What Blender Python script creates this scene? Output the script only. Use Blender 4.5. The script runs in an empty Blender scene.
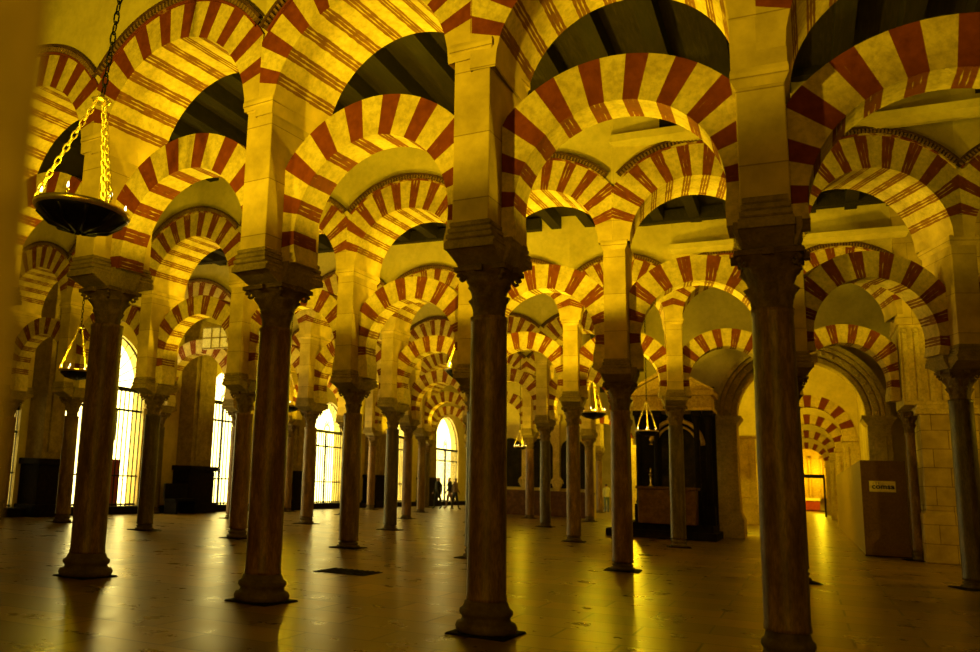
import bpy, bmesh, math, random
from mathutils import Vector, Matrix
random.seed(7)
C = bpy.context.scene.collection
SC = bpy.context.scene
PI = math.pi

# ------------------------------------------------------------------ materials
MATS = {}
def nt(name):
    m = bpy.data.materials.new(name); m.use_nodes = True
    n = m.node_tree.nodes; l = m.node_tree.links
    b = n['Principled BSDF']; MATS[name] = m
    return m, n, l, b
def ramp(n, stops):
    r = n.new('ShaderNodeValToRGB'); e = r.color_ramp.elements
    while len(e) < len(stops): e.new(0.5)
    for k, (p, c) in enumerate(stops):
        e[k].position = p; e[k].color = (*c, 1)
    return r
def objcoord(n, l, scale=(1, 1, 1)):
    tc = n.new('ShaderNodeTexCoord'); mp = n.new('ShaderNodeMapping')
    mp.inputs['Scale'].default_value = scale
    oi = n.new('ShaderNodeObjectInfo')
    mu = n.new('ShaderNodeMath'); mu.operation = 'MULTIPLY'; mu.inputs[1].default_value = 37.0
    l.new(oi.outputs['Random'], mu.inputs[0])
    cb = n.new('ShaderNodeCombineXYZ'); l.new(mu.outputs[0], cb.inputs[0]); l.new(mu.outputs[0], cb.inputs[1])
    l.new(cb.outputs[0], mp.inputs['Location'])
    l.new(tc.outputs['Object'], mp.inputs['Vector'])
    return mp.outputs['Vector']
def noise_mat(name, stops, scale=4.0, detail=6.0, rough=0.8, bump=0.25, stretch=(1, 1, 1), bscale=None, metal=0.0, spec=0.3, grit=.3):
    m, n, l, b = nt(name)
    v = objcoord(n, l, stretch)
    t = n.new('ShaderNodeTexNoise'); t.inputs['Scale'].default_value = scale; t.inputs['Detail'].default_value = detail
    t.inputs['Roughness'].default_value = 0.62
    l.new(v, t.inputs['Vector'])
    r = ramp(n, stops); l.new(t.outputs['Fac'], r.inputs[0])
    t3 = n.new('ShaderNodeTexNoise'); t3.inputs['Scale'].default_value = scale * 7; t3.inputs['Detail'].default_value = 5; t3.inputs['Roughness'].default_value = .7
    l.new(v, t3.inputs['Vector'])
    r3 = ramp(n, [(.36, (1 - grit, 1 - grit, 1 - grit)), (.58, (1.0, 1.0, 1.0))]); l.new(t3.outputs['Fac'], r3.inputs[0])
    mxg = n.new('ShaderNodeMix'); mxg.data_type = 'RGBA'; mxg.blend_type = 'MULTIPLY'; mxg.inputs['Factor'].default_value = 1
    l.new(r.outputs[0], mxg.inputs[6]); l.new(r3.outputs[0], mxg.inputs[7]); l.new(mxg.outputs[2], b.inputs['Base Color'])
    b.inputs['Roughness'].default_value = rough; b.inputs['Metallic'].default_value = metal
    b.inputs['Specular IOR Level'].default_value = spec
    if bump:
        t2 = n.new('ShaderNodeTexNoise'); t2.inputs['Scale'].default_value = bscale or scale * 6; t2.inputs['Detail'].default_value = 4
        l.new(v, t2.inputs['Vector'])
        bp = n.new('ShaderNodeBump'); bp.inputs['Strength'].default_value = bump; bp.inputs['Distance'].default_value = 0.02
        l.new(t2.outputs['Fac'], bp.inputs['Height']); l.new(bp.outputs[0], b.inputs['Normal'])
    return m
def stone_mat(name, c0, c1, c2, scale=2.2, rough=0.85, bump=0.45):
    return noise_mat(name, [(0.28, c0), (0.5, c1), (0.72, c2)], scale, 8, rough, bump, bscale=22)
STONE = stone_mat('sandstone', (.46, .33, .10), (.66, .50, .18), (.80, .63, .27))
STONE2 = noise_mat('pale_plaster', [(.3, (.52, .40, .14)), (.5, (.64, .51, .2)), (.72, (.75, .61, .27))], 1.1, 8, .9, .15, bscale=22, grit=.12)
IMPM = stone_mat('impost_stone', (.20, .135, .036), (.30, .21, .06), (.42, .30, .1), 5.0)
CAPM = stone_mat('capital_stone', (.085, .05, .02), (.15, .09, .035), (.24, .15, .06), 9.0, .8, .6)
SHAFT = [
    noise_mat('brown_marble', [(.3, (.10, .05, .015)), (.5, (.21, .11, .036)), (.72, (.40, .235, .09))], 9, 9, .40, .2, (1, 1, .22), spec=.4, grit=.5),
    noise_mat('reddish_marble', [(.3, (.11, .046, .012)), (.5, (.21, .095, .03)), (.72, (.38, .20, .07))], 10, 9, .40, .2, (1, 1, .22), spec=.4, grit=.5),
    noise_mat('grey_brown_marble', [(.3, (.055, .032, .012)), (.5, (.10, .062, .02)), (.72, (.20, .13, .045))], 8, 9, .42, .2, (1, 1, .25), spec=.4, grit=.5)]
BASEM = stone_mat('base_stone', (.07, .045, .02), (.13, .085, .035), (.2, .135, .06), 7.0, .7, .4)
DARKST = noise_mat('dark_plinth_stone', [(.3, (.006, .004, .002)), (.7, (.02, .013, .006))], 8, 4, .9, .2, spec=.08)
WOOD = noise_mat('dark_roof_timber', [(.3, (.008, .005, .002)), (.55, (.02, .012, .005)), (.75, (.04, .024, .01))], 5, 6, .75, .3, (6, .6, 2))
WOODB = noise_mat('roof_boards', [(.3, (.014, .009, .004)), (.55, (.035, .022, .009)), (.75, (.065, .042, .017))], 4, 6, .75, .3, (7, .7, 2))
DWOOD = noise_mat('dark_carved_wood', [(.3, (.004, .003, .0015)), (.7, (.014, .008, .003))], 8, 5, .7, .2, spec=.08)
IRON = noise_mat('black_iron', [(.3, (.008, .007, .006)), (.7, (.022, .018, .014))], 12, 3, .45, 0, metal=.6)
BRASS = noise_mat('brass', [(.3, (.75, .55, .20)), (.7, (.95, .75, .36))], 12, 3, .28, 0, metal=.9)
CHAINM = noise_mat('brass_chain', [(.3, (.60, .46, .18)), (.7, (.85, .68, .34))], 20, 3, .38, 0, metal=.55)
MARBLE = noise_mat('red_marble_altar', [(.3, (.06, .022, .008)), (.5, (.12, .045, .016)), (.75, (.2, .09, .035))], 6, 8, .35, .1)
GOLD = noise_mat('gilded_wood', [(.3, (.36, .20, .05)), (.7, (.72, .48, .15))], 14, 5, .45, .4, metal=.3)
BOARD = noise_mat('brown_hoarding_board', [(.3, (.145, .075, .024)), (.7, (.19, .10, .034))], 3, 4, .6, .1)
BOARDS = noise_mat('ochre_hoarding_panel', [(.3, (.36, .25, .09)), (.7, (.46, .33, .13))], 3, 4, .6, .1, (3, 3, .4))
PAINTING = noise_mat('dark_oil_painting', [(.35, (.008, .007, .005)), (.6, (.03, .022, .01)), (.8, (.07, .035, .012))], 3, 6, .7, 0, spec=.08)
REDCLOTH = noise_mat('red_panel', [(.3, (.30, .03, .015)), (.7, (.45, .06, .03))], 6, 4, .7, 0)
SIGNM = noise_mat('cream_sign', [(.3, (.86, .76, .46)), (.7, (.92, .82, .52))], 2, 2, .6, 0)
INK = noise_mat('black_ink', [(.3, (.01, .01, .01)), (.7, (.015, .015, .012))], 2, 2, .6, 0)
SKIN = noise_mat('skin', [(.3, (.45, .26, .15)), (.7, (.55, .33, .2))], 8, 3, .6, 0)
HAIR = noise_mat('hair', [(.3, (.02, .012, .006)), (.7, (.05, .03, .015))], 30, 3, .6, 0)
CLOTHS = [noise_mat('cloth_black', [(.3, (.012, .011, .010)), (.7, (.03, .026, .02))], 10, 3, .9, 0),
          noise_mat('cloth_brown', [(.3, (.16, .09, .04)), (.7, (.24, .14, .07))], 10, 3, .9, 0),
          noise_mat('cloth_white', [(.3, (.62, .60, .58)), (.7, (.72, .70, .66))], 10, 3, .9, 0),
          noise_mat('cloth_blue', [(.3, (.12, .16, .30)), (.7, (.18, .22, .38))], 10, 3, .9, 0)]

def brick_mat(name, mort, c0, c1, mcol):
    m, n, l, b = nt(name)
    uv = n.new('ShaderNodeUVMap'); sp = n.new('ShaderNodeSeparateXYZ'); l.new(uv.outputs[0], sp.inputs[0])
    v = objcoord(n, l)
    nz = n.new('ShaderNodeTexNoise'); nz.inputs['Scale'].default_value = 9; nz.inputs['Detail'].default_value = 7; nz.inputs['Roughness'].default_value = .65
    l.new(v, nz.inputs['Vector'])
    r = ramp(n, [(.3, c0), (.7, c1)]); l.new(nz.outputs['Fac'], r.inputs[0])
    # mortar lines between the thin bricks of one voussoir, broken up by wear
    a = n.new('ShaderNodeMath'); a.operation = 'MULTIPLY_ADD'; a.inputs[1].default_value = 3.0
    sh = n.new('ShaderNodeMath'); sh.operation = 'MULTIPLY_ADD'; sh.inputs[1].default_value = .5; sh.inputs[2].default_value = -.25
    l.new(nz.outputs['Fac'], sh.inputs[0]); l.new(sp.outputs[0], a.inputs[0]); l.new(sh.outputs[0], a.inputs[2])
    fr = n.new('ShaderNodeMath'); fr.operation = 'FRACT'; l.new(a.outputs[0], fr.inputs[0])
    d = n.new('ShaderNodeMath'); d.operation = 'SUBTRACT'; d.inputs[1].default_value = .5; l.new(fr.outputs[0], d.inputs[0])
    ab = n.new('ShaderNodeMath'); ab.operation = 'ABSOLUTE'; l.new(d.outputs[0], ab.inputs[0])
    n2 = n.new('ShaderNodeTexNoise'); n2.inputs['Scale'].default_value = 5; n2.inputs['Detail'].default_value = 5; l.new(v, n2.inputs['Vector'])
    ad = n.new('ShaderNodeMath'); ad.operation = 'ADD'; l.new(ab.outputs[0], ad.inputs[0])
    k = n.new('ShaderNodeMath'); k.operation = 'MULTIPLY_ADD'; k.inputs[1].default_value = .9; k.inputs[2].default_value = -.45
    l.new(n2.outputs['Fac'], k.inputs[0]); l.new(k.outputs[0], ad.inputs[1])
    mr = n.new('ShaderNodeMapRange'); mr.inputs['From Min'].default_value = mort - .05; mr.inputs['From Max'].default_value = mort + .06
    l.new(ad.outputs[0], mr.inputs['Value'])
    mx = n.new('ShaderNodeMix'); mx.data_type = 'RGBA'; l.new(mr.outputs[0], mx.inputs['Factor'])
    l.new(r.outputs[0], mx.inputs[6]); mx.inputs[7].default_value = (*mcol, 1)
    l.new(mx.outputs[2], b.inputs['Base Color'])
    b.inputs['Roughness'].default_value = .85; b.inputs['Specular IOR Level'].default_value = .2
    bp = n.new('ShaderNodeBump'); bp.inputs['Strength'].default_value = .4; bp.inputs['Distance'].default_value = .02
    l.new(nz.outputs['Fac'], bp.inputs['Height']); l.new(bp.outputs[0], b.inputs['Normal'])
    return m
BRICK = brick_mat('painted_brick', .66, (.12, .020, .004), (.22, .044, .008), (.45, .26, .08))
BRICKC = brick_mat('coursed_brick', .50, (.12, .024, .004), (.24, .056, .010), (.55, .40, .14))
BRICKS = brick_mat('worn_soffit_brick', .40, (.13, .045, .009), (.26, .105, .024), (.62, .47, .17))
MOULD = noise_mat('beaded_brick_moulding', [(.3, (.05, .022, .008)), (.7, (.13, .055, .02))], 9, 4, .8, .3)
MOULDL = noise_mat('beaded_brick_teeth', [(.3, (.16, .08, .025)), (.7, (.30, .17, .06))], 9, 4, .8, .3)

def block_mat(name, scale, bw, rh, c1, c2, mort, rough, bump=.4, spec=.3, msize=.012, coords='Object', axes=None, gloss_noise=False):
    m, n, l, b = nt(name)
    tc = n.new('ShaderNodeTexCoord'); mp = n.new('ShaderNodeMapping')
    if axes: mp.inputs['Rotation'].default_value = axes
    if name == 'pier_stone': mp.inputs['Location'].default_value = (.52, .1, 0)
    l.new(tc.outputs[coords], mp.inputs['Vector'])
    br = n.new('ShaderNodeTexBrick'); br.inputs['Scale'].default_value = scale
    br.inputs['Brick Width'].default_value = bw; br.inputs['Row Height'].default_value = rh
    br.inputs['Mortar Size'].default_value = msize; br.inputs['Mortar Smooth'].default_value = .2
    br.inputs['Color1'].default_value = (*c1, 1); br.inputs['Color2'].default_value = (*c2, 1); br.inputs['Mortar'].default_value = (*mort, 1)
    l.new(mp.outputs[0], br.inputs['Vector'])
    nz = n.new('ShaderNodeTexNoise'); nz.inputs['Scale'].default_value = 1.7; nz.inputs['Detail'].default_value = 9; nz.inputs['Roughness'].default_value = .65
    l.new(tc.outputs[coords], nz.inputs['Vector'])
    r = ramp(n, [(.3, (.55, .52, .48)), (.7, (1.15, 1.12, 1.05))]); l.new(nz.outputs['Fac'], r.inputs[0])
    mx = n.new('ShaderNodeMix'); mx.data_type = 'RGBA'; mx.blend_type = 'MULTIPLY'; mx.inputs['Factor'].default_value = 1
    l.new(br.outputs['Color'], mx.inputs[6]); l.new(r.outputs[0], mx.inputs[7]); l.new(mx.outputs[2], b.inputs['Base Color'])
    b.inputs['Roughness'].default_value = rough; b.inputs['Specular IOR Level'].default_value = spec
    if gloss_noise:
        mr = n.new('ShaderNodeMapRange'); mr.inputs['To Min'].default_value = rough - .1; mr.inputs['To Max'].default_value = rough + .16
        l.new(nz.outputs['Fac'], mr.inputs['Value']); l.new(mr.outputs[0], b.inputs['Roughness'])
    bp = n.new('ShaderNodeBump'); bp.inputs['Strength'].default_value = bump; bp.inputs['Distance'].default_value = .01
    sm = n.new('ShaderNodeMath'); sm.operation = 'MULTIPLY_ADD'; sm.inputs[1].default_value = .05 if name == 'marble_floor_slabs' else .4
    iv = n.new('ShaderNodeMath'); iv.operation = 'SUBTRACT'; iv.inputs[0].default_value = 1; l.new(br.outputs['Fac'], iv.inputs[1])
    l.new(nz.outputs['Fac'], sm.inputs[0]); l.new(iv.outputs[0], sm.inputs[2])
    l.new(sm.outputs[0], bp.inputs['Height']); l.new(bp.outputs[0], b.inputs['Normal'])
    return m
FLOOR = block_mat('marble_floor_slabs', 1.0, 1.25, .62, (.36, .235, .048), (.17, .108, .02), (.035, .022, .005), .27, .35, .7, .014, 'Object', (0, 0, 0), True)
ASHLAR = block_mat('ashlar_blocks', 1.0, .62, .42, (.60, .46, .19), (.50, .37, .14), (.26, .18, .07), .85, .5, .2, .010, 'Object', (PI / 2, 0, 0))

PIERM = block_mat('pier_stone', 1.0, 2.2, .66, (.68, .51, .18), (.58, .43, .145), (.34, .235, .08), .85, .45, .2, .006, 'Object', (PI / 2, 0, 0))

def emis(name, col, s):
    m, n, l, b = nt(name)
    b.inputs['Base Color'].default_value = (*col, 1); b.inputs['Emission Color'].default_value = (*col, 1)
    b.inputs['Emission Strength'].default_value = s
    return m
PANE = emis('daylit_pane', (1, .82, .24), 6.5)
BULB = emis('lamp_bulb', (1, .82, .40), 9.0)
ALTARGLOW = emis('lit_altar_lamp', (1, .72, .15), 2.0)

# ------------------------------------------------------------------ mesh helper
class MB:
    def __init__(s): s.v = []; s.f = []; s.m = []; s.uv = []; s.sm = []
    def vert(s, p): s.v.append(tuple(p)); return len(s.v) - 1
    def face(s, ids, m=0, uv=None, sm=False):
        s.f.append(tuple(ids)); s.m.append(m); s.uv.append(uv); s.sm.append(sm)
    def quad(s, a, b, c, d, m=0, uv=None):
        s.face([s.vert(a), s.vert(b), s.vert(c), s.vert(d)], m, uv)
    def box(s, x0, x1, y0, y1, z0, z1, m=0):
        s.frus(x0, x1, y0, y1, x0, x1, y0, y1, z0, z1, m)
    def frus(s, a0, a1, b0, b1, c0, c1, d0, d1, z0, z1, m=0):
        i = [s.vert(p) for p in ((a0, b0, z0), (a1, b0, z0), (a1, b1, z0), (a0, b1, z0), (c0, d0, z1), (c1, d0, z1), (c1, d1, z1), (c0, d1, z1))]
        for q in ((0, 3, 2, 1), (4, 5, 6, 7), (0, 1, 5, 4), (1, 2, 6, 5), (2, 3, 7, 6), (3, 0, 4, 7)):
            s.face([i[k] for k in q], m)
    def lathe(s, prof, n=24, cx=0, cy=0, m=0, cap=True, sm=True):
        rings = []
        for r, z in prof:
            rings.append([s.vert((cx + r * math.cos(2 * PI * k / n), cy + r * math.sin(2 * PI * k / n), z)) for k in range(n)])
        for a, b in zip(rings, rings[1:]):
            for k in range(n): s.face([a[k], a[(k + 1) % n], b[(k + 1) % n], b[k]], m, None, sm)
        if cap:
            s.face(rings[0][::-1], m); s.face(rings[-1], m)
    def tube(s, pts, r, n=6, m=0, closed=False):
        pts = [Vector(p) for p in pts]; rings = []; N = len(pts)
        for k, p in enumerate(pts):
            if closed: t = pts[(k + 1) % N] - pts[k - 1]
            else: t = pts[min(k + 1, N - 1)] - pts[max(k - 1, 0)]
            t.normalize()
            a = t.orthogonal().normalized() if abs(t.z) > .99 else t.cross(Vector((0, 0, 1))).normalized()
            b = t.cross(a)
            rings.append([s.vert(p + (a * math.cos(2 * PI * j / n) + b * math.sin(2 * PI * j / n)) * r) for j in range(n)])
        for k in range(N if closed else N - 1):
            a, b = rings[k], rings[(k + 1) % N]
            for j in range(n): s.face([a[j], a[(j + 1) % n], b[(j + 1) % n], b[j]], m, None, True)
        if not closed:
            s.face(rings[0][::-1], m); s.face(rings[-1], m)
    def prism(s, poly, axis, a0, a1, m=0):
        """extrude polygon (list of 2D) along axis ('y': poly is x,z; 'x': poly is y,z)"""
        def P(p, a): return (p[0], a, p[1]) if axis == 'y' else (a, p[0], p[1])
        f = [s.vert(P(p, a0)) for p in poly]; b = [s.vert(P(p, a1)) for p in poly]
        N = len(poly)
        s.face(f, m); s.face(b[::-1], m)
        for k in range(N): s.face([f[k], b[k], b[(k + 1) % N], f[(k + 1) % N]], m)
    def mesh(s, name, mats, fix=True):
        me = bpy.data.meshes.new(name); me.from_pydata(s.v, [], s.f)
        for mt in mats: me.materials.append(mt)
        uvl = me.uv_layers.new(name='UVMap') if any(u for u in s.uv) else None
        for k, p in enumerate(me.polygons):
            p.material_index = s.m[k]; p.use_smooth = s.sm[k]
            if uvl and s.uv[k]:
                for j, li in enumerate(p.loop_indices): uvl.data[li].uv = s.uv[k][j]
        if fix:
            bm = bmesh.new(); bm.from_mesh(me); bmesh.ops.remove_doubles(bm, verts=bm.verts, dist=1e-5)
            bmesh.ops.recalc_face_normals(bm, faces=bm.faces); bm.to_mesh(me); bm.free()
        me.update(); return me
def link(name, me, parent=None, loc=(0, 0, 0), rz=0, scale=None):
    o = bpy.data.objects.new(name, me); C.objects.link(o)
    o.location = loc; o.rotation_euler = (0, 0, rz)
    if scale: o.scale = scale
    if parent: o.parent = parent
    return o
def obj(name, mb, mats, parent=None, **k):
    if not isinstance(mats, (list, tuple)): mats = [mats]
    return link(name, mb.mesh(name, mats), parent, **k)
def tag(o, label, cat, group=None):
    o['label'] = label; o['category'] = cat
    if group: o['group'] = group
    return o
def thing(name, label, cat, loc=(0, 0, 0), rz=0, group=None):
    return tag(link(name, None, None, loc, rz), label, cat, group)
def struct(o, label=None):
    o['kind'] = 'structure'
    if label: o['label'] = label
    return o
def bevel(o, w, seg=2):
    b = o.modifiers.new('bevel', 'BEVEL'); b.width = w; b.segments = seg; b.limit_method = 'ANGLE'; b.angle_limit = .6
    return o

# ------------------------------------------------------------------ column parts
def capital_mesh(seed):
    rnd = random.Random(seed)
    mb = MB(); n = 64; R0 = .17; Z = .50
    rows = 30; rings = []
    for k in range(rows + 1):
        t = k / rows; z = t * Z
        ring = []
        for j in range(n):
            a = 2 * PI * j / n
            bell = R0 + .02 * t + .12 * t ** 2.6
            sq = 1 / max(abs(math.cos(a)), abs(math.sin(a)))
            w = max(0, (t - .45) / .55) ** 1.5
            r = bell * (1 + (min(sq, 1.36) - 1) * w * .85)
            # two tiers of acanthus leaves curling outwards at their tips
            for lo, hi, ph, amp in ((.02, .40, 0, .055), (.28, .70, PI / 8, .065)):
                if lo <= t <= hi + .04:
                    q = min(1, (t - lo) / (hi - lo))
                    lf = max(0, math.cos(4 * (a + ph))) ** .6 if True else 0
                    curl = q ** 3 * (1 if t <= hi else max(0, 1 - (t - hi) / .04))
                    groove = .75 + .25 * abs(math.cos(12 * (a + ph)))
                    r += amp * lf * (.28 + curl) * groove
            r += rnd.uniform(-.004, .004)
            if t > .86: r += .02
            if t < .06: r = R0 + .028 * math.sin(PI * t / .06) + .004
            ring.append(mb.vert((r * math.cos(a), r * math.sin(a), z)))
        rings.append(ring)
    for a, b in zip(rings, rings[1:]):
        for j in range(n): mb.face([a[j], a[(j + 1) % n], b[(j + 1) % n], b[j]], 0, None, True)
    mb.face(rings[0][::-1]); mb.face(rings[-1])
    for q in range(4):                                   # corner volutes
        a = PI / 4 + q * PI / 2; ca, sa = math.cos(a), math.sin(a)
        pts = []
        for s in range(14):
            th = s / 13 * 2.6 * PI; rr = .055 * (1 - s / 17)
            d = .335 + rr * math.cos(th); z = .405 + rr * math.sin(th)
            pts.append((d * ca, d * sa, z))
        mb.tube(pts, .020, 6)
    mb.box(-.31, .31, -.31, .31, .455, .50)              # abacus
    for s in (-1, 1):                                    # fleuron in the middle of each abacus side
        mb.box(-.05, .05, s * .33 - .03, s * .33 + .03, .44, .50); mb.box(s * .33 - .03, s * .33 + .03, -.05, .05, .44, .50)
    return mb.mesh('capital', [CAPM])
CAPS = [capital_mesh(k) for k in range(3)]
def base_mesh():
    mb = MB()
    prof = [(.27, .0), (.29, .015), (.30, .05), (.285, .085), (.25, .095), (.238, .115), (.236, .135), (.25, .15), (.262, .17), (.258, .20), (.235, .215), (.225, .225), (.21, .27), (.187, .29)]
    mb.lathe(prof, 40)
    return mb.mesh('base', [BASEM])
BASE = base_mesh()
def pit_plate_mesh():
    mb = MB(); mb.frus(-.29, .29, -.29, .29, -.28, .28, -.28, .28, 0, .018)  # dark plate on the floor stands in for the shaded pit around the base
    return mb.mesh('pit_plate', [DARKST])
PIT_PLATE = pit_plate_mesh()
PW, PD = .19, .50            # pier half width (along the arcade) and half depth
LT = .21                     # half thickness of a lower arch
UT = .54                     # half thickness of an upper arch
def impost_mesh(top):
    """cross-shaped springer: slab over the capital, roll mouldings under the pier, side arms under the arch feet"""
    mb = MB()
    mb.frus(-.22, .22, -.24, .24, -.245, .245, -.50, .50, 0, .11)
    mb.box(-.252, .252, -.545, .545, .11, .17)
    mb.frus(-.26, .26, -.52, .52, -.245, .245, -.51, .51, .17, .205)
    z = .205
    for k in range(3):                                   # stacked rolls stepping back to the pier
        w = .236 - k * .014; d = .54 - k * .012
        h = .06
        pr = [(w - .016, 0), (w, .2), (w, .75), (w - .02, 1)]
        for (w0, t0), (w1, t1) in zip(pr, pr[1:]):
            mb.frus(-w0, w0, -d + (w - w0), d - (w - w0), -w1, w1, -d + (w - w1), d - (w - w1), z + h * t0, z + h * t1)
        z += h
    for s in (-1, 1):                                    # arms under the arch feet
        x0, x1 = sorted((s * .18, s * .315)); y0, y1 = sorted((s * .16, s * .25))
        mb.frus(y0, y1, -LT - .02, LT + .02, x0, x1, -LT - .02, LT + .02, .02, .17)
        mb.box(x0, x1, -LT - .02, LT + .02, .17, .26)
    return mb.mesh('impost', [IMPM])
IMPOST = impost_mesh(0)
def corbel_mesh():
    mb = MB()
    mb.frus(-PW, PW, -PD, PD, -.222, .222, -UT - .008, UT + .008, .03, .09)
    mb.box(-.226, .226, -UT - .012, UT + .012, .09, .145)
    mb.frus(-.226, .226, -UT - .012, UT + .012, -.219, .219, -UT + .002, UT - .002, .145, .19)
    return mb.mesh('corbel', [PIERM])
CORBEL = corbel_mesh()
ROWN = ['nearest arcade', 'second arcade', 'third arcade', 'fourth arcade', 'fifth arcade', 'sixth arcade', 'seventh arcade']
ORD = ['first', 'second', 'third', 'fourth', 'fifth', 'sixth', 'seventh', 'eighth', 'ninth', 'tenth', 'eleventh', 'twelfth']
def column(row, n, u, v, H, r, zc, mat, label, rz, top=0):
    t = thing('arcade_column', label, 'column', (u, v, 0), rz, 'columns of the ' + ROWN[row])
    link('pit_plate', PIT_PLATE, t)
    s = (r / .187) * (.84 if n == 4 else .96) if row == 0 else r / .187 * .73
    bh = 1 if row == 0 else (.45 if (row + n) % 2 else .7)
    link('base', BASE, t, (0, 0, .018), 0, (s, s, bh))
    mb = MB(); z0 = .018 + .28 * bh; z1 = H - .48
    prof = [(r * 1.03, z0), (r * 1.03, z0 + .03), (r, z0 + .06)]
    for k in range(1, 9):
        q = k / 8; prof.append((r * (1 + .012 * math.sin(PI * q) - .055 * q), z0 + .06 + (z1 - .06 - z0 - .06) * q))
    prof += [(r * .985, z1 - .045), (r * .985, z1)]
    mb.lathe(prof, 40)
    obj('shaft', mb, mat, t)
    cs = (.86 if r < .19 else .95) if row == 0 else (.82 if r > .12 else .55)
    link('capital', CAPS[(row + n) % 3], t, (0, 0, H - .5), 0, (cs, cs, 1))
    if r < .12: return t
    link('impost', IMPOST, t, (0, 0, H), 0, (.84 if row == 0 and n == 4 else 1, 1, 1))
    mb = MB(); mb.box(-PW, PW, -PD, PD, H + .2, zc - .125)
    bevel(obj('pier', mb, PIERM, t), .012)
    link('corbel', CORBEL, t, (0, 0, zc - .16))
    if top > zc + .03:
        mb = MB(); mb.box(-.217, .217, -UT + .004, UT - .004, zc + .02, top + .3); obj('upper_pier', mb, PIERM, t)
    return t

# ------------------------------------------------------------------ arches
def arc_ring(mb, angs, Ri, ro_f, zc, T, mat_f, zmin=-1e9, cuts=None):
    """radial ring of voussoirs. angs: list of (a0,a1,kind); ro_f(angle)->outer radius"""
    for (a0, a1, kind) in angs:
        nseg = max(2, int((a1 - a0) / .10))
        for s in range(nseg):
            b0 = a0 + (a1 - a0) * s / nseg; b1 = a0 + (a1 - a0) * (s + 1) / nseg
            def P(r, a): return (r * math.cos(a), max(zc + r * math.sin(a), zmin))
            i0, i1, o0, o1 = P(Ri, b0), P(Ri, b1), P(ro_f(b0), b0), P(ro_f(b1), b1)
            if abs(i0[1] - i1[1]) < 1e-6 and abs(o0[1] - o1[1]) < 1e-6 and abs(i0[1] - o0[1]) < 1e-6: continue
            u0, u1 = s / nseg, (s + 1) / nseg
            mf, ms = mat_f(kind)
            for sgn in (-1, 1):
                mb.quad((i0[0], sgn * T, i0[1]), (o0[0], sgn * T, o0[1]), (o1[0], sgn * T, o1[1]), (i1[0], sgn * T, i1[1]), mf, [(u0, 0), (u0, 1), (u1, 1), (u1, 0)])
            mb.quad((i0[0], -T, i0[1]), (i1[0], -T, i1[1]), (i1[0], T, i1[1]), (i0[0], T, i0[1]), ms, [(u0, 0), (u1, 0), (u1, 1), (u0, 1)])
            mb.quad((o0[0], -T, o0[1]), (o1[0], -T, o1[1]), (o1[0], T, o1[1]), (o0[0], T, o0[1]), mf, [(u0, 0), (u1, 0), (u1, 1), (u0, 1)])
def voussoirs(a0, a1, n, first_stone=True, wr=.46, jit=.03, rnd=random):
    out = []; a = a0; tot = 0; ws = []
    for k in range(n):
        st = (k % 2 == 0) == first_stone
        w = ((1 - wr) if st else wr) * (1 + rnd.uniform(-jit, jit)); ws.append((w, st)); tot += w
    for w, st in ws:
        b = a + (a1 - a0) * w / tot; out.append((a, b, 's' if st else 'b')); a = b
    return out
def lower_arch(row, label, P0, P1, zc, z0, z1, nv=21, ratio=.845, ret=17):
    d = Vector(P1) - Vector(P0); S = d.length; rz = math.atan2(d.y, d.x); mid = (Vector(P0) + Vector(P1)) / 2
    W = S / 2 - PW + .005; Ri = W * ratio; Re = Ri + .455
    mb = MB()
    def ro(a): c = abs(math.cos(a)); return min(Re, W / c if c > 1e-6 else Re)
    zb = max(z0, z1) + .24
    A = math.radians(ret)
    mats = {'s': (0, 0), 'b': (1, 2)}
    arc_ring(mb, voussoirs(-A, PI + A, nv), Ri, ro, zc, LT, lambda k: mats[k], zmin=zb)
    for s in (-1, 1):                                    # feet standing on the imposts
        x0, x1 = Ri * math.cos(A), W; zt0, zt1 = zc - Ri * math.sin(A), zc - W * math.tan(A)
        z_ = (z0 if s < 0 else z1) + .24
        zt0, zt1 = max(zt0, z_ + .002), max(zt1, z_ + .002)
        if True:
            poly = [(s * x0, z_), (s * x1, z_), (s * x1, zt1), (s * x0, zt0)]
            mb.prism(poly, 'y', -LT, LT, 0)
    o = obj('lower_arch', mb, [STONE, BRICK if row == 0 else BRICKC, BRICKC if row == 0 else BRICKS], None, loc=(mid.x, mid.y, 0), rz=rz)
    return tag(o, label, 'arch', 'lower striped arches of the ' + ROWN[row])
UPW = .236
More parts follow.
